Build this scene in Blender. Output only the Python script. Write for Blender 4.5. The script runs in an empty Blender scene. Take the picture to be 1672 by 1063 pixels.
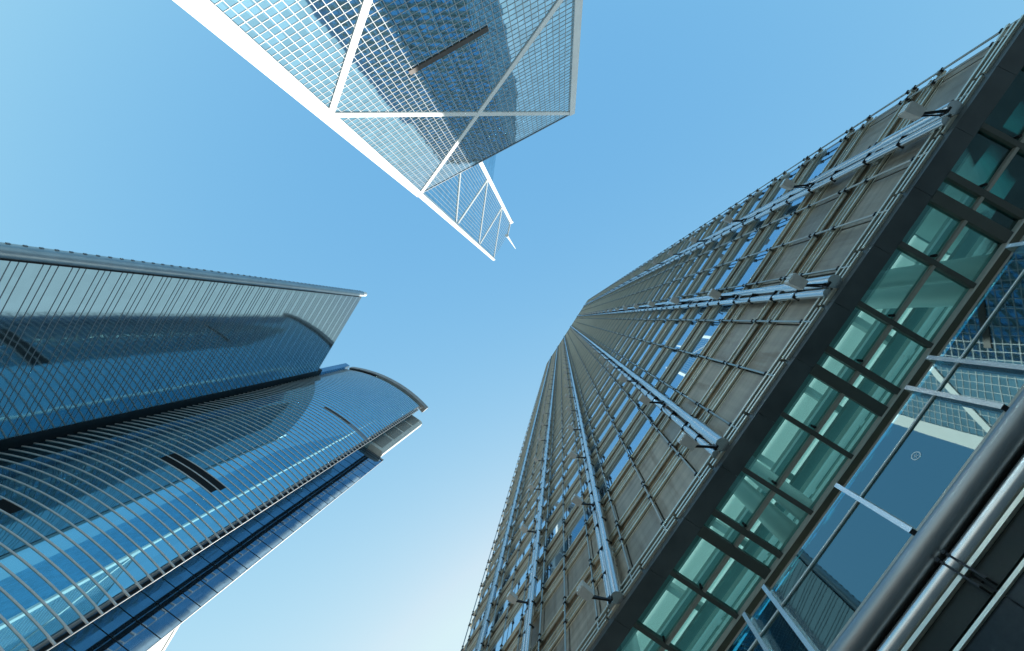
import bpy, bmesh, math, random
from mathutils import Vector, Matrix
random.seed(7)
rad = math.radians
scene = bpy.context.scene
COL = scene.collection
EYE = 1.6                                   # eye height; heights h below are measured from the eye

# ------------------------------------------------------------------ camera, sky, sun, exposure
cam = bpy.data.cameras.new("camera")
cam.sensor_width = 36.0
cam.lens = 720.0 / 1672.0 * 36.0
cam.clip_start = 0.1
cam.clip_end = 6000
cam_o = bpy.data.objects.new("camera", cam)
COL.objects.link(cam_o)
_dz = Vector((79.0 / 720, 12.5 / 720, -1)).normalized()          # zenith seen in camera axes
_dx = Vector((1, 0, 0)); _dx = (_dx - _dz * _dx.dot(_dz)).normalized()
_dy = _dz.cross(_dx)
cam_o.matrix_world = Matrix((_dx, _dy, _dz)).to_4x4()
cam_o.location = (0, 0, EYE)
scene.camera = cam_o

SUN_AZ, SUN_EL = rad(76.6), rad(38)
sun_dir = Vector((math.cos(SUN_AZ) * math.cos(SUN_EL), math.sin(SUN_AZ) * math.cos(SUN_EL), math.sin(SUN_EL)))
world = bpy.data.worlds.new("World"); scene.world = world; world.use_nodes = True
wn = world.node_tree.nodes; wl = world.node_tree.links
sky = wn.new("ShaderNodeTexSky"); sky.sky_type = 'NISHITA'; sky.sun_disc = False
sky.sun_elevation = SUN_EL
sky.sun_rotation = math.pi / 2 - SUN_AZ
sky.air_density = 1.0; sky.dust_density = 0.7; sky.ozone_density = 1.0; sky.altitude = 0
sep = wn.new("ShaderNodeSeparateColor"); comb = wn.new("ShaderNodeCombineColor")
wl.new(sky.outputs[0], sep.inputs[0])
def wmath(op, a, b):
    n_ = wn.new("ShaderNodeMath"); n_.operation = op; wl.new(a, n_.inputs[0])
    if isinstance(b, float): n_.inputs[1].default_value = b
    else: wl.new(b, n_.inputs[1])
    return n_.outputs[0]
rgb_ = [wmath('MULTIPLY', wmath('POWER', sep.outputs[i_], g_), a_) for i_, (g_, a_) in enumerate(((1.2, .704), (.64, 1.109), (.22, 1.72)))]
gg_ = wmath('MINIMUM', rgb_[1], wmath('MULTIPLY', rgb_[2], .93))               # film-like response: blue stays blue near the sun
rr_ = wmath('MINIMUM', rgb_[0], wmath('MULTIPLY', gg_, .78))
for i_, o_ in enumerate((rr_, gg_, rgb_[2])): wl.new(o_, comb.inputs[i_])
wl.new(comb.outputs[0], wn["Background"].inputs[0])
wn["Background"].inputs[1].default_value = 0.15
sun = bpy.data.lights.new("sun", 'SUN'); sun.energy = 2.5; sun.angle = rad(0.5); sun.color = (1, 0.95, 0.87)
sun_o = bpy.data.objects.new("sun", sun); COL.objects.link(sun_o)
sun_o.rotation_euler = sun_dir.to_track_quat('Z', 'Y').to_euler()
sun_o.location = (0, 300, 400)
scene.view_settings.view_transform = 'Standard'; scene.view_settings.look = 'None'
scene.view_settings.exposure = 1.4; scene.view_settings.gamma = 1
scene.cycles.max_bounces = 10; scene.cycles.glossy_bounces = 5; scene.cycles.transparent_max_bounces = 12
scene.cycles.transmission_bounces = 4; scene.cycles.diffuse_bounces = 3
scene.cycles.caustics_reflective = True; scene.cycles.blur_glossy = 0.0; scene.cycles.sample_clamp_indirect = 12.0; scene.cycles.caustics_refractive = False

# ------------------------------------------------------------------ materials
def new_mat(name):
    m = bpy.data.materials.new(name); m.use_nodes = True
    nt = m.node_tree; b = nt.nodes["Principled BSDF"]
    return m, nt, b
def N(nt, t, **kw):
    n = nt.nodes.new(t)
    for k, v in kw.items(): setattr(n, k, v)
    return n
def vmath(nt, op, a=None, b=None, scale=None):
    n = N(nt, "ShaderNodeVectorMath", operation=op)
    for i, x in enumerate((a, b)):
        if x is None: continue
        if isinstance(x, (tuple, list, Vector)): n.inputs[i].default_value = x
        else: nt.links.new(x, n.inputs[i])
    if scale is not None: n.inputs["Scale"].default_value = scale
    return n.outputs[0]
def tilted_normal(nt, cell, amp, wob=0.0, wobscale=0.08, lean=None):
    tc = N(nt, "ShaderNodeTexCoord").outputs["Object"]
    geo = N(nt, "ShaderNodeNewGeometry").outputs["Normal"]
    sn = vmath(nt, 'SNAP', tc, cell)
    w = N(nt, "ShaderNodeTexWhiteNoise"); nt.links.new(sn, w.inputs["Vector"])
    d = vmath(nt, 'SCALE', vmath(nt, 'SUBTRACT', w.outputs["Color"], (.5, .5, .5)), scale=amp)
    s = vmath(nt, 'ADD', geo, d)
    if lean: s = vmath(nt, 'ADD', s, lean)
    if wob:
        nz = N(nt, "ShaderNodeTexNoise"); nz.inputs["Scale"].default_value = wobscale; nz.inputs["Detail"].default_value = 2
        nt.links.new(tc, nz.inputs["Vector"])
        d2 = vmath(nt, 'SCALE', vmath(nt, 'SUBTRACT', nz.outputs["Color"], (.5, .5, .5)), scale=wob)
        s = vmath(nt, 'ADD', s, d2)
    return vmath(nt, 'NORMALIZE', s), w.outputs["Value"]
def mirror_glass(name, tint, cell=(1.4, 1.4, 1.3), amp=0.004, wob=0.006, metallic=0.9, rough=0.03, vary=0.12, wobscale=0.08, lean=None):
    m, nt, b = new_mat(name)
    nrm, val = tilted_normal(nt, cell, amp, wob, wobscale, lean)
    nt.links.new(nrm, b.inputs["Normal"])
    mr = N(nt, "ShaderNodeMapRange"); mr.inputs[3].default_value = 1 - vary; mr.inputs[4].default_value = 1.0
    nt.links.new(val, mr.inputs[0])
    c = vmath(nt, 'SCALE', tint); nt.links.new(mr.outputs[0], c.node.inputs["Scale"])
    nt.links.new(c, b.inputs["Base Color"])
    b.inputs["Metallic"].default_value = metallic
    b.inputs["Roughness"].default_value = rough
    return m
def plain(name, col, rough=0.5, metallic=0.0, noise=0.0, nscale=1.0, stretch=(1, 1, 1), bump=0.0, bscale=8.0, rvar=0.0):
    m, nt, b = new_mat(name)
    b.inputs["Roughness"].default_value = rough; b.inputs["Metallic"].default_value = metallic
    b.inputs["Base Color"].default_value = (*col, 1)
    if noise or bump or rvar:
        tc = N(nt, "ShaderNodeTexCoord").outputs["Object"]
        mp = N(nt, "ShaderNodeMapping"); mp.inputs["Scale"].default_value = stretch
        nt.links.new(tc, mp.inputs[0])
        nz = N(nt, "ShaderNodeTexNoise"); nz.inputs["Scale"].default_value = nscale; nz.inputs["Detail"].default_value = 5
        nt.links.new(mp.outputs[0], nz.inputs["Vector"])
        if noise:
            mr = N(nt, "ShaderNodeMapRange"); mr.inputs[1].default_value = .3; mr.inputs[2].default_value = .7
            mr.inputs[3].default_value = 1 - noise; mr.inputs[4].default_value = 1 + noise * .4
            nt.links.new(nz.outputs["Fac"], mr.inputs[0])
            c = vmath(nt, 'SCALE', col); nt.links.new(mr.outputs[0], c.node.inputs["Scale"])
            nt.links.new(c, b.inputs["Base Color"])
        if rvar:
            m2 = N(nt, "ShaderNodeMapRange"); m2.inputs[3].default_value = rough - rvar; m2.inputs[4].default_value = rough + rvar
            nt.links.new(nz.outputs["Fac"], m2.inputs[0]); nt.links.new(m2.outputs[0], b.inputs["Roughness"])
        if bump:
            n2 = N(nt, "ShaderNodeTexNoise"); n2.inputs["Scale"].default_value = bscale; n2.inputs["Detail"].default_value = 3
            nt.links.new(mp.outputs[0], n2.inputs["Vector"])
            bp = N(nt, "ShaderNodeBump"); bp.inputs["Strength"].default_value = bump; bp.inputs["Distance"].default_value = 0.02
            nt.links.new(n2.outputs["Fac"], bp.inputs["Height"]); nt.links.new(bp.outputs[0], b.inputs["Normal"])
    return m
def weather(nt, b, tc, col, noise, cell=(2.533, 50, 4.62)):
    # per-sheet tint, brushed horizontal streaks, brown runs of dirt
    w = N(nt, "ShaderNodeTexWhiteNoise"); nt.links.new(vmath(nt, 'SNAP', tc, cell), w.inputs["Vector"])
    def streak(sc, scale, lo, hi):
        mp = N(nt, "ShaderNodeMapping"); mp.inputs["Scale"].default_value = sc; nt.links.new(tc, mp.inputs[0])
        nz = N(nt, "ShaderNodeTexNoise"); nz.inputs["Scale"].default_value = scale; nz.inputs["Detail"].default_value = 5; nt.links.new(mp.outputs[0], nz.inputs["Vector"])
        mr = N(nt, "ShaderNodeMapRange"); mr.inputs[1].default_value = .3; mr.inputs[2].default_value = .7; mr.inputs[3].default_value = lo; mr.inputs[4].default_value = hi
        nt.links.new(nz.outputs["Fac"], mr.inputs[0]); return mr.outputs[0]
    def mul(a, c):
        n = N(nt, "ShaderNodeMath", operation='MULTIPLY'); nt.links.new(a, n.inputs[0]); nt.links.new(c, n.inputs[1]); return n.outputs[0]
    tint = N(nt, "ShaderNodeMapRange"); tint.inputs[3].default_value = 1 - noise * .9; tint.inputs[4].default_value = 1.06; nt.links.new(w.outputs["Value"], tint.inputs[0])
    f = mul(mul(tint.outputs[0], streak((.12, .12, 3.0), 1.0, 1 - noise, 1.08)), streak((2.2, 2.2, .25), 1.0, 1 - noise * .8, 1.05))
    c = vmath(nt, 'SCALE', col); nt.links.new(f, c.node.inputs["Scale"])
    mx = N(nt, "ShaderNodeMix", data_type='RGBA'); mx.inputs[7].default_value = (.16, .10, .05, 1)
    st = streak((3.0, 3.0, .35), .55, -.9, .55); nt.links.new(st, mx.inputs[0]); nt.links.new(c, mx.inputs[6]); mx.clamp_factor = True
    nt.links.new(mx.outputs[2], b.inputs["Base Color"])
    rr = N(nt, "ShaderNodeMapRange"); r0 = b.inputs["Roughness"].default_value; rr.inputs[3].default_value = r0 - .1; rr.inputs[4].default_value = r0 + .12
    nt.links.new(w.outputs["Value"], rr.inputs[0]); nt.links.new(rr.outputs[0], b.inputs["Roughness"])
def sheet(name, col, rough, metallic, noise):
    m = plain(name, col, rough, metallic); nt = m.node_tree
    weather(nt, nt.nodes["Principled BSDF"], N(nt, "ShaderNodeTexCoord").outputs["Object"], col, noise); return m
def ribbed(name, col, rough, metallic, period, depth, noise=0.2):
    """metal sheet pressed in fine horizontal ribs, with streaks of dirt"""
    m = plain(name, col, rough, metallic)
    nt = m.node_tree; b = nt.nodes["Principled BSDF"]
    tc = N(nt, "ShaderNodeTexCoord").outputs["Object"]
    weather(nt, b, tc, col, noise)
    wv = N(nt, "ShaderNodeTexWave", bands_direction='Z'); wv.inputs["Scale"].default_value = 1.0 / period / 3.2
    nt.links.new(tc, wv.inputs["Vector"])
    bp = N(nt, "ShaderNodeBump"); bp.inputs["Strength"].default_value = 0.6; bp.inputs["Distance"].default_value = depth
    nt.links.new(wv.outputs["Fac"], bp.inputs["Height"]); nt.links.new(bp.outputs[0], b.inputs["Normal"])
    return m
def clear_glass(name, tint, refl, reflcol=(1, 1, 1), amp=0.01, cell=(2, 2, 2), lean=None):
    m = bpy.data.materials.new(name); m.use_nodes = True; nt = m.node_tree
    nt.nodes.remove(nt.nodes["Principled BSDF"])
    out = nt.nodes["Material Output"]
    tr = N(nt, "ShaderNodeBsdfTransparent"); tr.inputs[0].default_value = (*tint, 1)
    gl = N(nt, "ShaderNodeBsdfGlossy"); gl.inputs["Roughness"].default_value = 0.015; gl.inputs["Color"].default_value = (*reflcol, 1)
    nrm, _ = tilted_normal(nt, cell, amp, 0.008, 0.35, lean); nt.links.new(nrm, gl.inputs["Normal"])
    fr = N(nt, "ShaderNodeFresnel"); fr.inputs[0].default_value = 1.5
    mr = N(nt, "ShaderNodeMapRange"); mr.inputs[3].default_value = refl; mr.inputs[4].default_value = 1
    nt.links.new(fr.outputs[0], mr.inputs[0])
    mx = N(nt, "ShaderNodeMixShader"); nt.links.new(mr.outputs[0], mx.inputs[0])
    nt.links.new(tr.outputs[0], mx.inputs[1]); nt.links.new(gl.outputs[0], mx.inputs[2]); nt.links.new(mx.outputs[0], out.inputs[0])
    return m
def emit(name, col, s):
    m, nt, b = new_mat(name)
    b.inputs["Base Color"].default_value = (.8, .8, .8, 1); b.inputs["Emission Color"].default_value = (*col, 1); b.inputs["Emission Strength"].default_value = s
    return m

M = dict(
    white=plain("white_cladding", (.80, .81, .79), .45, 0, .06, .3),
    grid=plain("white_mullion", (.40, .44, .46), .4),
    brown=plain("brown_louvre", (.085, .065, .05), .5, 0, .2, 2.0),
    boc_glass=mirror_glass("pale_reflective_glass", (.40, .66, .80), (1.385, 1.385, 1.31), .007, .006, .95, .03, .22, lean=(.034, -.0164, 0)),
    slab_glass=mirror_glass("grey_blue_reflective_glass", (.29, .41, .46), (1.5, 1.5, 1.03), .0035, .006, .95, .06, .06),
    bow_glass=mirror_glass("blue_reflective_glass", (.26, .56, .69), (1.5, 1.5, 1.95), .0035, .005, .95, .02, .08),
    wing_glass=mirror_glass("dark_blue_glass", (.20, .32, .44), (1.5, 1.5, 1.95), .004, .01, .92, .05, .15),
    alu=plain("aluminium", (.66, .68, .68), .45, 0, .1, 1.0),
    alu_dark=plain("grey_aluminium", (.20, .24, .27), .45, .4, .1, 1.0),
    alu_pipe=plain("grey_blue_aluminium_tube", (.42, .47, .48), .38, .7, .12, .4),
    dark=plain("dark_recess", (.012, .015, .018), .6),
    black=plain("black_metal", (.02, .022, .024), .4, .3),
    coping=plain("grey_brown_coping", (.33, .31, .29), .55, .2, .15, .5),
    crown=plain("pale_crown_cladding", (.70, .72, .66), .6, 0, .15, .6),
    crown_grey=plain("grey_crown_louvre", (.40, .41, .38), .6, 0, .3, 2.5, (1, 1, 4)),
    steel=plain("stainless_steel", (.34, .35, .35), .38, 1.0, .12, 1.5, (1, 1, .2), rvar=.06),
    steel_tube=plain("polished_steel_tube", (.70, .71, .70), .27, 1.0, .1, 2.0, (1, 1, .15)),
    ledge=plain("cream_steel_rail", (.80, .77, .64), .36, .7, .1, 1.0),
    panel=ribbed("ribbed_steel_panel", (.50, .44, .35), .45, .45, .05, .01, .28),
    slat=sheet("linen_finish_steel", (.60, .55, .42), .38, .6, .35),
    bronze=sheet("bronze_recess_panel", (.38, .28, .17), .42, .6, .4),
    steel_glass=mirror_glass("sky_reflecting_window_glass", (.36, .60, .80), (2.53, 2.53, 4.62), .012, .012, .92, .02, .2),
    core=plain("dark_building_core", (.05, .055, .055), .7),
    soffit=plain("charcoal_soffit_metal", (.085, .108, .115), .45, .25, .3, .7, (1, 1, 1), rvar=.12),
    transom=plain("dark_olive_transom", (.085, .10, .09), .45, .2, .1, 1),
    granite=plain("dark_polished_granite", (.010, .016, .018), .3, 0, .35, 9.0, bump=0.0),
    olive=plain("dark_olive_panel", (.016, .021, .018), .5, .1, .12, .6),
    soffit_glass=clear_glass("teal_soffit_glass", (.70, .93, .91), .12, (.6, .9, .9), .012, (2.2, 1.5, 9)),
    lobby_glass=clear_glass("blue_lobby_glass", (.74, .92, .97), .24, (.66, .96, 1.0), .004, (50, 50, 50), lean=(-.0466, .0734, 0)),
    room=plain("pale_teal_interior", (.42, .60, .60), .6, 0, .2, .3),
    beam=plain("pale_interior_beam", (.62, .70, .68), .5),
    beam_dark=plain("dark_interior_beam", (.08, .20, .20), .5),
    column=plain("brushed_column_cladding", (.78, .82, .80), .35, .15, .06, .6, (1, 1, .1)),
    lamp_strip=emit("luminous_ceiling", (.9, 1.0, .97), .22),
    etched=plain("etched_emblem", (.75, .85, .88), .5),
    lens=plain("floodlight_lens", (.75, .74, .66), .15, .3),
    pale_wall=plain("pale_render", (.74, .75, .74), .7, 0, .1, .2),
    window_dark=plain("dark_window", (.03, .05, .06), .1),
    ground=plain("stone_paving", (.30, .29, .27), .7, 0, .2, .6),
    mullion=plain("pale_bronze_mullion", (.40, .39, .34), .4, .3),
    hall_fill_ceiling=emit("hall_fill_glow", (.74, 1.0, .97), .12),  # ceiling glow added to brighten the hall behind the soffit glass
    lobby_fill_ceiling=emit("lobby_fill_glow", (.62, .90, 1.0), .36),  # added glow, lifts the lobby seen through the entrance glass
    lamp_shell=plain("pale_grey_lamp_shell", (.62, .63, .60), .4, .2, .12, 6.0),
    alu_mid=plain("mid_grey_aluminium", (.36, .39, .40), .45, 0, .1, 1.0),
    tube_dull=plain("dull_steel_tube", (.46, .46, .42), .38, 1.0, .2, 1.5, (1, 1, .3)),
    pale_trim=plain("pale_trim", (.62, .66, .62), .45, .2),
    brown_strip=plain("brown_olive_strip", (.12, .125, .09), .45, .2, .25, .8),
    roof=plain("roof_grey", (.30, .31, .31), .8),
)

for k_ in ('granite', 'olive', 'black', 'dark'): M[k_].node_tree.nodes['Principled BSDF'].inputs['Specular IOR Level'].default_value = .22

# ------------------------------------------------------------------ builders
class MB:
    """collects solids (in the local axes of a thing) for one mesh object"""
    def __init__(self, f): self.f = f; self.v = []; self.q = []
    def pts(self, P): i = len(self.v); self.v += [self.f(*p) for p in P]; return i
    def poly(self, P): i = self.pts(P); self.q.append(tuple(range(i, i + len(P)))); return self
    def box(self, a0, a1, b0, b1, h0, h1):
        i = self.pts([(a0, b0, h0), (a1, b0, h0), (a1, b1, h0), (a0, b1, h0), (a0, b0, h1), (a1, b0, h1), (a1, b1, h1), (a0, b1, h1)])
        for q in ((0, 1, 2, 3), (4, 5, 6, 7), (0, 1, 5, 4), (1, 2, 6, 5), (2, 3, 7, 6), (3, 0, 4, 7)): self.q.append(tuple(i + k for k in q))
        return self
    def prism(self, ring0, ring1, cap=True):
        n = len(ring0); i = self.pts(list(ring0) + list(ring1))
        for k in range(n): self.q.append((i + k, i + (k + 1) % n, i + n + (k + 1) % n, i + n + k))
        if cap: self.q.append(tuple(range(i, i + n))); self.q.append(tuple(range(i + n, i + 2 * n)))
        return self
    def bar(self, p, q, wid, dep, nrm):
        """rectangular bar from p to q; wid across in the plane whose normal is nrm, dep along nrm"""
        p, q, nrm = Vector(p), Vector(q), Vector(nrm).normalized(); d = (q - p).normalized(); s = d.cross(nrm).normalized()
        r = [s * (wid / 2) + nrm * (dep / 2), -s * (wid / 2) + nrm * (dep / 2), -s * (wid / 2) - nrm * (dep / 2), s * (wid / 2) - nrm * (dep / 2)]
        return self.prism([p + x for x in r], [q + x for x in r])
    def tube(self, p, q, r0, r1=None, seg=12):
        r1 = r0 if r1 is None else r1
        p, q = Vector(p), Vector(q); d = (q - p).normalized()
        u = d.orthogonal().normalized(); w = d.cross(u)
        c = [u * math.cos(2 * math.pi * k / seg) + w * math.sin(2 * math.pi * k / seg) for k in range(seg)]
        return self.prism([p + x * r0 for x in c], [q + x * r1 for x in c])
    def build(self, name, mat, parent, smooth=False, label=None, stuff=False):
        me = bpy.data.meshes.new(name); me.from_pydata([tuple(v) for v in self.v], [], self.q)
        bm = bmesh.new(); bm.from_mesh(me); bmesh.ops.recalc_face_normals(bm, faces=bm.faces); bm.to_mesh(me); bm.free()
        if smooth:
            me.polygons.foreach_set("use_smooth", [True] * len(me.polygons)); me.set_sharp_from_angle(angle=rad(40))
        me.materials.append(M[mat] if isinstance(mat, str) else mat)
        o = bpy.data.objects.new(name, me); COL.objects.link(o); o.parent = parent
        if label: o["label"] = label
        if stuff: o["kind"] = "stuff"
        return o
def thing(name, label, cat, loc, rotz, group=None):
    o = bpy.data.objects.new(name, None); COL.objects.link(o); o.empty_display_size = 5
    o.location = loc; o.rotation_euler = (0, 0, rotz); o["label"] = label; o["category"] = cat
    if group: o["group"] = group
    return o
def copy_part(src, parent, loc):
    c = src.copy(); COL.objects.link(c); c.parent = parent; c.location = loc
    for g in src.children:
        d = g.copy(); COL.objects.link(d); d.parent = c
    return c

# ------------------------------------------------------------------ ground
g = MB(lambda a, b, h: Vector((a, b, h)))
g.poly([(-1500, -1500, 0), (1500, -1500, 0), (1500, 1500, 0), (-1500, 1500, 0)])
gr = g.build("ground", "ground", None); gr["kind"] = "structure"; gr["label"] = "stone paved plaza between the towers"

# street frame shared by the steel tower and the two dark glass towers:
# s runs along the steel tower's front, n runs away from the viewer into the steel tower, h is height above the eye
TA = rad(122.4)
T = Vector((math.cos(TA), math.sin(TA), 0)); NN = Vector((math.sin(TA), -math.cos(TA), 0))
ROT = TA - math.pi
def frame(s0, n0): return lambda s, n, h: Vector((s0 - s, n - n0, h + EYE))
def wpos(s0, n0): p = T * s0 + NN * n0; return (p.x, p.y, 0)

# ================================================================== WHITE BRACED TOWER
L0 = Vector((-42.469, -36.948, 0)); V = Vector((.9007, -.4344, 0)).normalized(); MM = Vector((-V.y, V.x, 0)); W = 51.3
fb = lambda u, w, h: Vector((W / 2 - u, w - W / 2, h + EYE))       # u along the front, w depth away from the viewer
_c = L0 + V * (W / 2) - MM * (W / 2)
bt = thing("braced_tower", "white framed glass tower with big diagonal cross braces and a sloping triangular top", "skyscraper",
           (_c.x, _c.y, 0), math.atan2(-V.y, -V.x))
H1, H2 = 77.2, 129.2
Cu, Cw = 0.0, 0.0
# the ridge corner C stands 29 m along the diagonal from the left corner
dd = Vector((Vector((12.0, -34.25, 0)).normalized().dot(V), -Vector((12.0, -34.25, 0)).normalized().dot(MM)))
Cu, Cw = dd.x * 29.0, dd.y * 29.0
G0 = -EYE
# shaft body (front quadrant up to the eave, glass)
b = MB(fb); b.prism([(0, 0, G0), (W, 0, G0), (W, W, G0), (0, W, G0)], [(0, 0, H2), (W, 0, H2), (W, W, H2), (0, W, H2)])
b.build("glass_wall", "boc_glass", bt)
# sloping roof of the front quarter behind the eave
b = MB(fb); b.prism([(0, .02, H2 + .01), (W, .02, H2 + .01), (Cu, Cw, H2 + .01)], [(0.6, .3, H2 + .5), (W - .6, .3, H2 + .5), (Cu, Cw - .3, H2 + 17)])
b.build("sloping_roof", "boc_glass", bt)
# upper triangular shaft over the left quarter
b = MB(fb)
pa, pc, pk = (0, 0), (Cu, Cw), (-.0, W)
def LCp(f, h, off=0.0):                    # point on the diagonal face; off = outwards
    nx, ny = dd.y, -dd.x
    return (dd.x * f + nx * off, dd.y * f + ny * off, h)
b.prism([(0, 0, H2), LCp(29, H2), (0, W, H2)], [(0, 0, 278), LCp(29, 292.2), (0, W, 262)])
b.prism([LCp(1, 278.6), LCp(29, 292.3), LCp(20, 285, -4)], [LCp(18.5, 297.0), LCp(20.2, 297.4), LCp(19, 295, -2)])
b.build("upper_glass_wall", "boc_glass", bt)
b = MB(fb); b.prism([LCp(29, H2), (W, W, H2), (0, W, H2)], [LCp(29, 212), (W, W, 168), (0, W, 168)])
b.build("rear_glass_wall", "boc_glass", bt)
# window grid on the front
b = MB(fb)
DU, DH = 1.385, 1.31
k = 0
u = 5.24 - 3 * DU
while u < W - .4:
    b.box(u - .052, u + .052, -.07, .05, 8, H2); u += DU
h = 10.0
while h < H2:
    hw = .065 if k % 3 == 0 else .047
    b.box(0.2, W - .2, -.055, .05, h - hw, h + hw); h += DH; k += 1
b.build("window_grid", "grid", bt)
# grid on the diagonal face
b = MB(fb)
f = 1.6
while f < 28.6:
    top = 278 + f * 1.03 if f < 19.4 else 297.9 - (f - 19.4) * .6
    p, q = LCp(f, H2 + 1), LCp(f, top)
    b.bar(p, q, .13, .1, (dd.y, -dd.x, 0)); f += DU
b.build("upper_window_grid", "grid", bt)
# corner columns
b = MB(fb); b.prism([(-2.15, -.2, G0), (1.38, -.2, G0), (1.38, 2.4, G0), (-2.15, 2.4, G0)], [(-.75, -.2, H2 + .8), (1.38, -.2, H2 + .8), (1.38, 1.6, H2 + .8), (-.75, 1.6, H2 + .8)]); b.build("corner_column", "white", bt)
b = MB(fb); b.prism([(-.45, -.2, H2 + .81), (1.3, -.25, H2 + .81), (1.3, 1.4, H2 + .81), (-.45, 1.4, H2 + .81)],
                    [(-.45, -.35, 279.6), (1.1, -.45, 279.6), (1.1, 1.3, 279.6), (-.45, 1.3, 279.6)]); b.build("corner_column", "white", bt)
b = MB(fb); b.box(W - 1.45, W + .15, -.42, 1.6, G0, H2 + .3); b.build("corner_column", "white", bt)
cx = LCp(28.9, 0)
b = MB(fb); b.box(cx[0] - .8, cx[0] + .85, cx[1] - 1.0, cx[1] + .8, H2 + 3, 290.5); b.build("ridge_column", "white", bt)
b = MB(fb)
b.bar(LCp(28.6, 292, -.3), LCp(20.2, 298.3, -.3), .9, 1.4, (dd.y, -dd.x, 0)); b.box(cx[0] - 1.1, cx[0] + 1.2, cx[1] - 1.3, cx[1] + 1.0, 289.8, 294.2)
b.build("roof_beam", "white", bt)
# braces of the front
def brace(u0, h0, u1, h1, wid, y):
    b = MB(fb); b.bar((u0, y, h0), (u1, y, h1), wid, .3, (0, 1, 0)); b.build("brace", "white", bt)
for base in (H1 - 52, H1):
    brace(.6, base, W - .6, base + 52, 1.25, -.05)
    brace(W - .6, base, .6, base + 52, 1.25, -.06)
b = MB(fb); b.box(.33 * W, .641 * W, -.16, .0, 77.35, 78.6); b.build("louvre_band", "brown", bt, label="long brown louvre band across the window grid")
b = MB(fb); b.box(1.4, W - 1.5, -.16, .2, H2 - .25, H2 + .15); b.build("eave", "alu_dark", bt)
for (f0, h0, f1, h1) in ((27.9, 150, .9, 175.6), (.9, 177, 27.9, 200.5), (28, 200.5, .9, 226), (.9, 227, 27.9, 251), (28, 251, 1.2, 277.5)):
    b = MB(fb); b.bar(LCp(f0, h0, .1), LCp(f1, h1, .1), 1.15, .3, (dd.y, -dd.x, 0)); b.build("brace", "white", bt)
mp = LCp(19.6, 0, .2)
b = MB(fb); b.tube((mp[0], mp[1], 296), (mp[0], mp[1], 300), .95, .8); b.tube((mp[0], mp[1], 300), (mp[0], mp[1], 352), .75, .22); b.build("mast", "white", bt, smooth=True)

# ================================================================== FLAT GLASS SLAB TOWER
SF = -71.6
fs = frame(53.2, -88); st = thing("slab_tower", "flat dark glass slab tower with a rounded metal corner tube up its edge", "skyscraper", wpos(53.2, -88), ROT)
SP = [(34.6, SF), (72.0, SF), (72.0, SF - 32), (56.0, SF - 32)]
b = MB(fs); b.prism([(s, n, G0) for s, n in SP], [(s, n, 170.0) for s, n in SP]); b.build("glass_wall", "slab_glass", st)
SP = [(36.0, SF - .5), (71.6, SF - .5), (71.6, SF - 31.5), (57.0, SF - 31.5)]
b = MB(fs); b.prism([(s, n, 170.01) for s, n in SP], [(s, n, 170.8) for s, n in SP]); b.build("roof", "roof", st)
k = 0; h = 31.2
while h < 169:
    b = MB(fs)
    for j in range(3): b.box(35.3, 72.03, SF - .02, SF + .05, h + 1.03 * j - .05, h + 1.03 * j + .05)
    b.build("floor_trim", "alu_dark", st); h += 4.13
b = MB(fs); b.tube((34.25, SF - .35, G0), (34.25, SF - .35, 169.2), 1.12, seg=32); b.build("corner_tube", "alu_pipe", st, smooth=True)
b = MB(fs); b.tube((34.25, SF - .35, 169.2), (34.25, SF - .35, 172.2), 1.0, .9, seg=24); b.build("tube_cap", "white", st, smooth=True)
b = MB(fs)
h = 30
while h < 168: b.box(33.0, 33.2, SF - .5, SF - .2, h, h + .5); h += 2.06
b.build("tube_clip", "alu_dark", st)
b = MB(fs); b.box(71.1, 72.04, SF + .01, SF + .12, G0, 169.5); b.build("gap_shade_strip", "dark", st)  # dark strips laid on the facade; the gap's shade is in their colour
b = MB(fs); b.box(35.25, 35.62, SF, SF + .12, G0, 169); b.build("gap_shade_strip", "dark", st)

# ================================================================== CURVED GLASS TOWER
fc = frame(85, -50); ct = thing("curved_tower", "tall glass tower with a bowed ribbed front and a pale louvred crown", "skyscraper", wpos(85, -50), ROT)
RC = 60.0
def arc(n, off=0.0):                       # point of the bow; off = outwards (towards smaller s)
    a = math.asin(max(-1, min(1, (n + 45) / RC))); r = RC + off
    return (128 - r * math.cos(a), -45 + r * math.sin(a))
def arc_strip(mb, n0, n1, off0, off1, h0, h1, seg=24):
    i0 = math.asin((n0 + 45) / RC); i1 = math.asin((n1 + 45) / RC)
    rings = []
    for k in range(seg + 1):
        a = i0 + (i1 - i0) * k / seg; c, s_ = math.cos(a), math.sin(a)
        P = lambda o, h: (128 - (RC + o) * c, -45 + (RC + o) * s_, h)
        rings.append([P(off0, h0), P(off1, h0), P(off1, h1), P(off0, h1)])
    i = mb.pts([p for r in rings for p in r])
    for k in range(seg):
        for j in range(4): mb.q.append((i + 4 * k + j, i + 4 * k + (j + 1) % 4, i + 4 * k + 4 + (j + 1) % 4, i + 4 * k + 4 + j))
    mb.q.append((i, i + 1, i + 2, i + 3)); mb.q.append((i + 4 * seg, i + 4 * seg + 1, i + 4 * seg + 2, i + 4 * seg + 3))
NL, NG, NR = -72.4, -33.0, -31.6
b = MB(fc); ring = []
for k in range(65):
    a0 = math.asin((NL + 45) / RC); a1 = math.asin((NG + 45) / RC); a = a0 + (a1 - a0) * k / 64
    ring.append((128 - RC * math.cos(a), -45 + RC * math.sin(a)))
ring_b = ring + [(84, NG), (84, NL)]
b.prism([(s, n, G0) for s, n in ring_b], [(s, n, 198.6) for s, n in ring_b])
b.build("curved_glass_wall", "bow_glass", ct, smooth=True)
h = 31.3
nf = 0
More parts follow.
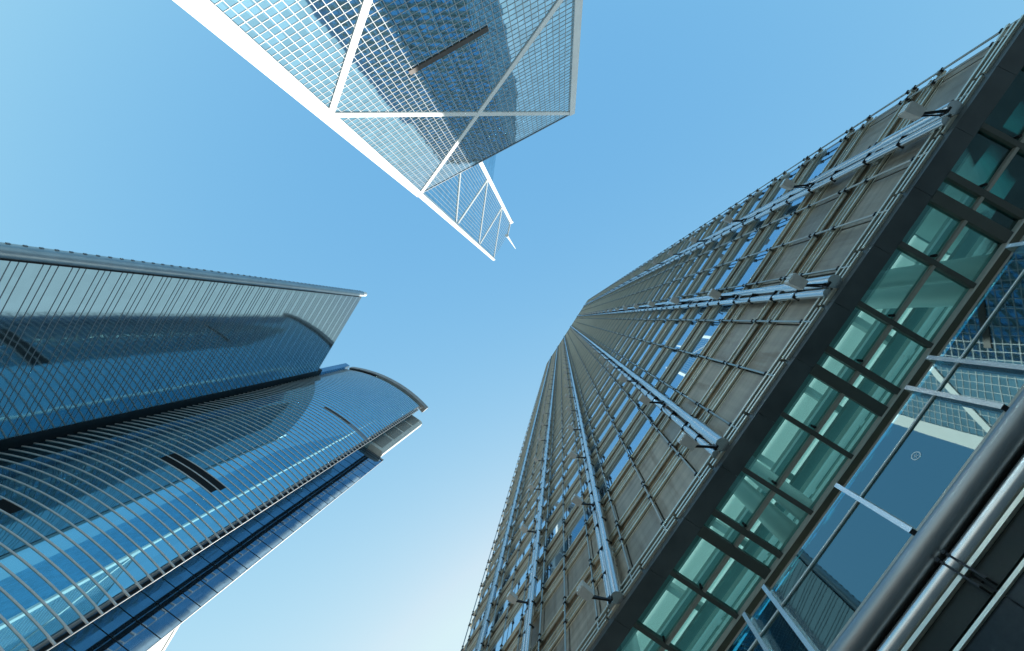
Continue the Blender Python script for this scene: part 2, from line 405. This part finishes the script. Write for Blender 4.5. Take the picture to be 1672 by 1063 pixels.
while h < 198.5:
    b = MB(fc); arc_strip(b, NL + .1, NR, -.12, .12, h - .11, h + .11)
    b.build("sunshade_fin", "alu", ct, smooth=True); h += 1.95; nf += 1
# vertical rail at the open ends of the fins, dark recess behind it
e = arc(NR, .2)
b = MB(fc); b.box(e[0] - .08, e[0] + .06, NR + .005, NR + .13, G0, 199.2); b.build("edge_rail", "alu_mid", ct)
RW = [(70.75, NG + .13), (70.75, NR - .45), (70.85, NR - .45), (70.85, NG + .13)]
b = MB(fc); b.prism([(s, n, G0) for s, n in RW], [(s, n, 197.0) for s, n in RW]); b.build("recess_wall", "dark", ct)
b = MB(fc); b.box(69.55, 70.55, NG + .02, NG + .12, G0, 198.0); b.build("glass_edge_trim", "alu_dark", ct)
# top coping
b = MB(fc); arc_strip(b, -71.2, -29.9, -2.0, .75, 199.6, 203.2); b.build("roof_coping", "coping", ct, smooth=True)
b = MB(fc); arc_strip(b, -70.5, -58.0, -.5, .5, 198.62, 199.58); b.build("coping_vent", "black", ct)
b = MB(fc); b.box(73.2, 80, NL - 2.4, NL - .03, 176, 201.5); b.build("side_pier", "wing_glass", ct)
b = MB(fc); b.box(72.05, 80, NL - 2.4, NL - .03, G0, 175.9); b.build("side_pier", "dark", ct)  # lower pier glass: its dark reflection is put into a near-black colour
# louvre bands of the plant floors
for (n0, n1, h0, h1) in ((-54, -40.7, 82.13, 83.82), (-54, -40.2, 84.08, 85.77), (-51, -40.5, 140.63, 142.3), (-57, -53.3, 56.78, 58.47)):
    b = MB(fc); arc_strip(b, n0, n1, -.05, .03, h0, h1)
    for j in range(5): arc_strip(b, n0 + .2, n1 - .2, .03, .07, h0 + .12 + j * .32, h0 + .22 + j * .32)
    b.build("louvre_band", "brown" if h0 > 120 else "dark", ct)
b = MB(fc); arc_strip(b, -40.4, -33.1, -.05, .04, 140.63, 142.3); b.build("louvre_band", "alu_dark", ct)
# flank wing, set back on the right
WS, WE, WH = 76.6, -25.8, 150.0
WP = [(WS, -62), (WS, WE), (112, WE - 22), (112, -62)]
b = MB(fc); b.prism([(s, n, G0) for s, n in WP], [(s, n, WH) for s, n in WP]); b.build("side_wing", "wing_glass", ct)
b = MB(fc)
h = 31.3
while h < WH - 1: b.box(WS - .05, WS + .02, -40, WE + .03, h - .05, h + .05); h += 3.9
b.build("wing_floor_trim", "black", ct)
b = MB(fc); b.box(WS - .08, WS + .2, WE + .01, WE + .12, G0, WH + .2); b.build("wing_edge_trim", "alu_mid", ct)
WP = [(WS - .2, -61), (WS - .2, WE + .1), (111, WE - 22), (111, -61)]
b = MB(fc); b.prism([(s, n, WH + .01) for s, n in WP], [(s, n, WH + .9) for s, n in WP]); b.build("wing_parapet", "alu_dark", ct)
# pale crown body rising behind the fins
b = MB(fc)
r0 = [(77.2, -55), (74.2, -55), (74.2, -28.3), (74.9, -27.2), (76.4, -27.2), (100, -42), (100, -55)]
b.prism([(s, n, WH + .95) for s, n in r0], [(s, n, 196.5) for s, n in r0]); b.build("crown_wall", "crown", ct)
for (h0, h1) in ((153, 163), (164.5, 174), (175.5, 185), (186.5, 195)):
    b = MB(fc); b.box(74.05, 74.3, -38, -28.9, h0, h1)
    for j in range(7): b.box(73.92, 74.04, -38, -28.9, h0 + .4 + j * 1.35, h0 + .85 + j * 1.35)
    b.build("crown_louvre", "crown_grey", ct)

# ================================================================== PALE BUILDING behind the flank
fp = frame(150, -55); pb = thing("pale_building", "white rendered building just showing behind the dark flank of the curved tower", "building", wpos(150, -55), ROT)
b = MB(fp); b.box(124, 176, -66, -43.5, G0, 110); b.build("wall", "pale_wall", pb)
b = MB(fp); b.box(123.7, 176.3, -66.3, -43.2, 110.01, 111.2); b.build("roof_coping", "white", pb)
for j in range(8):
    b = MB(fp)
    for i in range(12): b.box(127 + i * 4, 129.2 + i * 4, -43.6, -43.46, 100 - j * 4, 102 - j * 4)
    b.build("window_row", "window_dark", pb)

# ================================================================== ADDED UNSEEN TOWER BEHIND THE STEEL ONE (darkens reflections and blocks sun)
fn = frame(44, 84); nt_ = thing("added_dark_tower", "unseen dark glass tower added behind the steel clad tower to darken reflections", "skyscraper", wpos(44, 84), ROT)
b = MB(fn); b.box(24, 77, 59, 100, G0, 342); b.build("glass_wall", "wing_glass", nt_)
b = MB(fn)
h = 6
while h < 340: b.box(23.9, 77.1, 58.9, 100.1, h, h + .9); h += 4.2
b.build("floor_band", "alu_dark", nt_)
b = MB(fn); b.box(24.5, 76.5, 59.5, 99.5, 342.01, 345); b.build("roof", "roof", nt_)

# ================================================================== STEEL CLAD TOWER
S0, S1, SC = -18.4, 29.0, 5.3
ff = frame(SC, 32.3); kt = thing("steel_tower", "steel clad office tower with silver pipes up its front and a glazed teal entrance soffit", "skyscraper", wpos(SC, 32.3), ROT)
PW = 8.62; BACK = 56.0; ROOF = 281.0; PITCH = 2.533; ZB = 19.2; FL = 4.62
NFL = int((ROOF - ZB) / FL)
thin = [-2.56 + PITCH * k for k in range(-6, 13)]
thin = [x for x in thin if S0 + .2 < x < S1 - .2]
edges = [S0] + thin + [S1]
b = MB(ff); b.box(S0 + .3, S1 - .3, PW + .35, BACK, 34.0, ROOF); b.build("tower_core", "core", kt)
# windows: one pane per bay; nearest storeys as parts, the rest as one part
rest = MB(ff)
for k in range(NFL):
    z0 = ZB + FL * k
    for i in range(len(edges) - 1):
        a0, a1 = edges[i] + .045, edges[i + 1] - .045
        if k < 2:
            b = MB(ff); b.box(a0, a1, PW - .05, PW + .12, z0 + .05, z0 + 2.6); b.build("metal_panel", "panel", kt)
        elif k < 7:
            b = MB(ff); b.box(a0, a1, PW, PW + .1, z0, z0 + 2.65); b.build("window", "steel_glass", kt)
        else:
            rest.box(a0, a1, PW, PW + .1, z0, z0 + 2.65)
rest.build("window", "steel_glass", kt, stuff=True)
for k in range(NFL):
    z0 = ZB + FL * k
    b = MB(ff)
    b.box(S0, S1, 8.525, PW + .2, z0 + 2.74, z0 + 3.42)
    b.box(S0, S1, 8.52, PW + .2, z0 + 4.2, z0 + FL - .06)
    b.build("spandrel", "slat", kt)
    b = MB(ff); b.box(S0, S1, 8.60, PW + .2, z0 + 3.43, z0 + 4.19); b.build("spandrel_recess", "bronze", kt)
    b = MB(ff)
    for (hh, nn_, r) in ((2.69, 8.50, .05), (3.44, 8.51, .03), (4.19, 8.51, .03), (FL - .03, 8.50, .05), (3.08, 8.515, .02), (4.36, 8.515, .02), (.16, 8.575, .03), (2.48, 8.575, .03)):
        b.box(S0 - .05, S1 + .05, nn_ - r, nn_ + r, z0 + hh - r, z0 + hh + r)
    b.build("ledge_rail", "ledge", kt)
# thin standing tubes with brackets
for s in thin + [S0 + .05, S1 - .05]:
    b = MB(ff); b.tube((s, 8.33, ZB - .9), (s, 8.33, ROOF + .6), .05, seg=8)
    for k in range(NFL):
        z = ZB + FL * k
        for hh in (2.75, 4.2): b.box(s - .09, s + .09, 8.29, 8.55, z + hh - .04, z + hh + .10)
    b.build("standing_tube", "tube_dull", kt, smooth=True)
b = MB(ff)
for s in thin + [S0 + .05, S1 - .05]:
    for k in range(NFL):
        z = ZB + FL * k
        for hh in (-.12, 2.55, 4.05): b.box(s - .085, s + .085, 8.26, 8.40, z + hh, z + hh + .07)
b.build("tube_bracket", "black", kt)
# thick paired tubes
thick = [1.05 + 7.6 * j for j in range(-2, 4)]
for s in thick:
    b = MB(ff)
    b.tube((s - .24, 8.10, ZB - .9), (s - .24, 8.10, ROOF + 1), .20, seg=16); b.tube((s + .24, 8.16, ZB - .9), (s + .24, 8.16, ROOF + 1), .17, seg=16)
    b.tube((s - .24, 8.10, ZB - 1.0), (s - .24, 8.10, ZB + 2.4), .27, seg=16)
    for k in range(NFL):
        z = ZB + FL * k
        b.box(s - .36, s + .36, 8.05, 8.45, z + 2.9, z + 3.2)
    tb = b.build("thick_tube", "steel_tube", kt, smooth=True)
    b = MB(ff)
    b.box(s - .03, s + .03, 8.2, 8.3, ZB, ROOF)
    for k in range(NFL):
        z = ZB + FL * k
        for hh in (1.2, 3.3): b.box(s - .46, s + .43, 7.98, 8.30, z + hh, z + hh + .07)
    b.build("tube_strap", "black", tb)
# floodlights on the thick tubes, every second storey
def floodlight_parts(parent):
    idf = lambda a, b_, h: Vector((-a, b_, h))
    a = MB(idf); a.bar((0, 0, 0), (.42, -.62, .12), .09, .09, (0, 0, 1)); a.bar((.1, 0, .15), (.40, -.55, .28), .05, .05, (0, 0, 1)); a.box(-.12, .12, -.03, .05, -.1, .25)
    arm = a.build("floodlight", "black", parent)
    hd = MB(idf); hd.prism([(.24, -.62, .02), (.62, -.62, .02), (.62, -.62, .36), (.24, -.62, .36)], [(.20, -1.18, .08), (.66, -1.18, .08), (.66, -1.18, .5), (.20, -1.18, .5)])
    hd.build("lamp_head", "lamp_shell", arm)
    ln = MB(idf)
    for j in range(3): ln.box(.225 + j * .145, .335 + j * .145, -1.215, -1.181, .12, .46)
    ln.build("lens", "lens", arm)
    return arm
proto = None
lv = 0
for j in range(20):
    for s in thick[:5]:
        loc = ff(s, 7.92, ZB - 1.0 + 2 * FL * j)
        if proto is None:
            proto = floodlight_parts(kt); proto.location = loc
        else:
            copy_part(proto, kt, loc)
# sides and back, storey bands
b = MB(ff); c = MB(ff)
for k in range(NFL):
    z0 = ZB + FL * k
    for (a0, a1, n0, n1) in ((S0 + .05, S0 + .3, 8.8, BACK), (S1 - .3, S1 - .05, 8.8, BACK), (S0 + .05, S1 - .05, BACK - .3, BACK)):
        b.box(a0, a1, n0, n1, z0 + 2.7, z0 + FL)
        c.box(a0 + .1, a1 - .1, n0 + .1, n1 - .1, z0 - .01, z0 + 2.71)
b.build("side_spandrel", "slat", kt); c.build("side_window", "steel_glass", kt)
b = MB(ff)
for i in range(20):
    n = 9.2 + i * 2.4
    b.tube((S0 - .1, n, ZB), (S0 - .1, n, ROOF), .1, seg=6); b.tube((S1 + .1, n, ZB), (S1 + .1, n, ROOF), .1, seg=6)
b.build("side_tube", "steel_tube", kt)
b = MB(ff); b.box(S0 - .05, S1 + .05, 8.4, BACK, ROOF + .01, ROOF + 2.0); b.build("roof_parapet", "slat", kt)
# base rails above the soffit edge
HS = 17.9
b = MB(ff); b.box(S0, S1, 8.70, 9.0, HS + .01, ZB + .04); b.build("base_fascia", "soffit", kt)
b = MB(ff); b.box(S0 - .1, S1 + .1, 8.28, 8.42, ZB - .32, ZB - .20)
b.build("base_rail", "ledge", kt)
for (hh, nn_) in ((HS + .38, 8.30), (HS + .72, 8.34)):
    s = S0
    while s < S1:
        e_ = min(s + 2.53, S1) - .12; b = MB(ff); b.box(s, e_, nn_ - .05, nn_ + .05, hh - .05, hh + .05); b.build("base_rail", "ledge", kt); s += 2.533
# ---- soffit
MUL, NI = 10.55, 12.1
for i in range(19):
    x0 = S0 - .2 + i * 2.516
    b = MB(ff); b.box(x0 + .008, x0 + 2.508, 8.35, 9.1, HS, HS + .35); b.build("soffit_edge", "soffit", kt)
cells = []
for j in range(-2, 4):
    o = -4.0 + 7.62 * j
    for (c0, c1) in ((-.28, .28), (.72, 2.47), (2.66, 5.08), (5.27, 7.09)): cells.append((o + c0, o + c1))
cells = sorted(c for c in cells if c[0] > S0 and c[1] < S1)
prev = S0
for (c0, c1) in cells + [(S1, S1)]:
    b = MB(ff); b.box(prev, c0, 9.101, NI - .001, HS - .02, HS + .30); b.build("soffit_transom", "transom", kt)
    b = MB(ff); b.box(prev, c0, 12.525, 15.79, HS - .02, HS + .30); b.build("soffit_transom", "transom", kt); prev = c1
for (c0, c1) in cells:
    for (n0, n1) in ((9.101, MUL - .06), (MUL + .06, NI - .001), (12.63, 14.1), (14.22, 15.7)):
        b = MB(ff); b.box(c0 - .02, c1 + .02, n0, n1, HS + .14, HS + .16); b.build("soffit_window", "soffit_glass", kt)
    b = MB(ff); b.box(c0 - .01, c1 + .01, MUL - .058, MUL + .058, HS - .01, HS + .25); b.build("soffit_mullion", "mullion", kt)
    b = MB(ff); b.box(c0 - .01, c1 + .01, 14.101, 14.219, HS - .01, HS + .25); b.build("soffit_mullion", "mullion", kt)
    if c1 - c0 > 1:
        b = MB(ff); b.tube((c1 - .12, MUL - .22, HS - .10), (c1 - .12, MUL - .22, HS + .12), .055, seg=10); b.build("ceiling_fixture", "black", kt)
b = MB(ff); b.box(S0, S1, NI, NI + .06, HS - .05, HS + .3); b.box(S0, S1, 12.44, 12.52, HS - .08, HS + .3); b.build("soffit_trim", "pale_trim", kt)
b = MB(ff); b.box(S0, S1, NI + .061, 12.439, HS, HS + .3); b.build("soffit_inner_strip", "brown_strip", kt)
b = MB(ff); b.box(S0, S1, 15.8, 24.4, HS, HS + .3); b.build("lobby_fill_ceiling", "lobby_fill_ceiling", kt)
for (c0, c1) in zip([S0] + [c[1] for c in cells], [c[0] for c in cells] + [S1]):
    b = MB(ff); b.box(c0, c1, 15.81, 24.0, HS - .35, HS - .01); b.build("soffit_transom", "transom", kt)
for n in (17.4, 19.2, 21.0, 22.8):
    b = MB(ff); b.box(S0, S1, n - .07, n + .07, HS - .2, HS - .02); b.build("soffit_mullion", "mullion", kt)
# ---- glazed band of the entrance hall
KS = .656                                   # the glass screen stands in front, under the outer edge of the tower
E0, E1 = S0 / KS, S1 / KS
fl = lambda s, n, h: ff(s * KS, n * KS, h * KS)
GP, GB = 12.50, 14.35
fins = []
for j in range(-3, 6):
    for o in (-10.8, -6.0, -4.67): fins.append(o + 10.58 * j)
fins = sorted(x for x in fins if E0 - 1 < x < E1 + 1)
for i in range(len(fins) - 1):
    a0, a1 = fins[i] + .06, fins[i + 1] - .06
    tilt = 0.0
    b = MB(fl); b.box(a0, a1, GP, GP + .02, GB, HS - .02); b.build("lobby_window", "lobby_glass", kt)
for x in fins:
    b = MB(fl); b.box(x - .085, x + .085, GP - .34, GP + .0, GB - .1, HS - .02); b.build("lobby_fin", "steel_tube", kt)
b = MB(fl); b.box(E0, E1, GP - .06, GP - .01, 16.92, 16.98); b.build("lobby_glazing_bar", "pale_trim", kt)
b = MB(fl); b.box(E0, E1, GP + .6, GP + .7, 15.6, 15.68); b.build("lobby_glazing_bar", "pale_trim", kt)
b = MB(fl); b.box(E0, E1, GP - .1, GP - .01, GB - .08, GB + .06); b.build("lobby_glazing_bar", "mullion", kt)
# emblem etched on a pane
b = MB(fl)
def ring_flat(mb, s, h, r0, r1, n, seg=28):
    for k in range(seg):
        a, c_ = 2 * math.pi * k / seg, 2 * math.pi * (k + 1) / seg
        mb.prism([(s + r * math.cos(t_), n, h + r * math.sin(t_)) for r, t_ in ((r0, a), (r1, a), (r1, c_), (r0, c_))],
                 [(s + r * math.cos(t_), n - .006, h + r * math.sin(t_)) for r, t_ in ((r0, a), (r1, a), (r1, c_), (r0, c_))])
ring_flat(b, -2.45, 16.1, .13, .165, GP - .004)
for k in range(5):
    a = 2 * math.pi * k / 5 + math.pi / 2
    b.prism([(-2.45 + .03 * math.cos(a + .6), GP - .004, 16.1 + .03 * math.sin(a + .6)), (-2.45 + .1 * math.cos(a), GP - .004, 16.1 + .1 * math.sin(a)), (-2.45 + .03 * math.cos(a - .6), GP - .004, 16.1 + .03 * math.sin(a - .6))],
            [(-2.45 + .03 * math.cos(a + .6), GP - .01, 16.1 + .03 * math.sin(a + .6)), (-2.45 + .1 * math.cos(a), GP - .01, 16.1 + .1 * math.sin(a)), (-2.45 + .03 * math.cos(a - .6), GP - .01, 16.1 + .03 * math.sin(a - .6))])
b.build("emblem", "etched", kt, label="small round star emblem etched on the entrance glass")
# ---- tubes and dark wall under the glazed band
b = MB(fl); b.tube((E0, 12.12, 13.45), (E1, 12.12, 13.45), .36, seg=32); b.build("canopy_tube", "steel", kt, smooth=True)
b = MB(fl); b.tube((E0, 12.3, 12.78), (E1, 12.3, 12.78), .22, seg=28); b.build("canopy_tube", "steel_tube", kt, smooth=True)
b = MB(fl); b.box(E0, E1, 12.46, 12.9, 12.2, GB - .1); b.build("canopy_back_panel", "black", kt)
b = MB(fl); b.box(E0, E1, 12.22, 12.32, 12.38, 12.50); b.build("canopy_trim", "ledge", kt)
joints = [-26.9, -17.95, -9.0, -.05, 8.9, 17.8, 26.8, 35.8]
prev = E0
for jx in joints + [E1]:
    b = MB(fl); b.box(prev + .03, jx - .03, 12.32, 12.46, 11.72, 12.36); b.build("fascia_panel", "olive", kt)
    b = MB(fl); b.box(prev + .02, jx - .02, 12.30, 12.5, -1.6, 11.50); b.build("wall_panel", "granite", kt)
    prev = jx
b = MB(fl); b.box(E0, E1, 12.24, 12.34, 11.48, 11.58); b.build("canopy_trim", "ledge", kt)
b = MB(fl); b.box(E0, E1, 12.5, 12.9, -EYE / KS, 12.19); b.build("lower_wall", "black", kt)
for jx in joints:
    b = MB(fl)
    for d_ in (-.13, .13):
        b.box(jx + d_ - .03, jx + d_ + .03, 12.02, 12.46, 11.75, 12.95)
        b.tube((jx + d_, 12.0, 12.93), (jx + d_, 12.08, 12.93), .06, seg=8)
    b.build("tube_clamp", "black", kt)
# ---- entrance hall behind the glass
b = MB(ff)
b.box(S0 + .1, S1 - .1, 24.0, 24.3, -EYE, 34); b.box(S0 + .1, S1 - .1, 9.1, 24.3, 33.7, 33.95)
b.box(S0 + .1, S0 + .4, 9.0, 24.0, HS + .4, 33.5); b.box(S1 - .4, S1 - .1, 9.0, 24.0, HS + .4, 33.5)
b.box(S0 + .4, S1 - .4, 9.0, 9.1, HS + .4, 33.5)
b.build("hall_wall", "room", kt)
b = MB(ff); b.box(S0 + .5, S1 - .5, 9.3, 23.8, 33.62, 33.68); b.build("hall_fill_ceiling", "hall_fill_ceiling", kt)
for j in range(11):
    n = 9.8 + j * 1.3
    b = MB(ff); b.box(S0 + .5, S1 - .5, n - .07, n + .07, 33.5, 33.6); b.build("light_strip", "lamp_strip", kt)
for (n, h, w_, mt) in ((10.4, 20.4, .30, "beam_dark"), (10.9, 21.0, .12, "beam"), (14.9, 26.4, .12, "beam"), (15.4, 27.0, .45, "beam_dark"),
                       (16.9, 26.5, .12, "beam"), (17.3, 27.9, .6, "beam_dark"), (17.9, 28.6, .16, "beam"), (18.4, 29.2, .12, "beam"), (19.0, 30.0, .7, "beam_dark"), (20.0, 30.8, .2, "beam"), (20.8, 31.4, .12, "beam"), (21.6, 32.0, .8, "beam_dark"), (22.8, 32.4, .2, "beam")):
    b = MB(ff); b.box(S0 + .5, S1 - .5, n - w_ / 2, n + w_ / 2, h, h + .3); b.build("hall_beam", mt, kt)
rs = random.Random(3)
for j in range(22):
    n = 15.6 + j * .37 + rs.uniform(-.1, .1); h_ = n * 17.9 / 12.0 + rs.uniform(-1.2, 1.6); w_ = rs.choice((.04, .05, .07, .12))
    b = MB(ff); b.box(S0 + .5, S1 - .5, n - w_, n + w_, h_, h_ + .12); b.build("ceiling_track", rs.choice(("beam", "beam", "beam_dark", "pale_trim")), kt)
for j in range(9):
    x = -14.6 + j * 5.1
    b = MB(ff); b.box(x - .2, x + .2, 9.4, 23.8, 28.9, 29.6); b.build("cross_beam", "beam", kt)
for x in (-10.3, 2.0, 14.3):
    for d_ in (-.62, .62):
        b = MB(ff); b.tube((x + d_, 13.4, -EYE), (x + d_, 13.4, 33.4), .52, seg=32); b.build("hall_column", "column", kt, smooth=True)
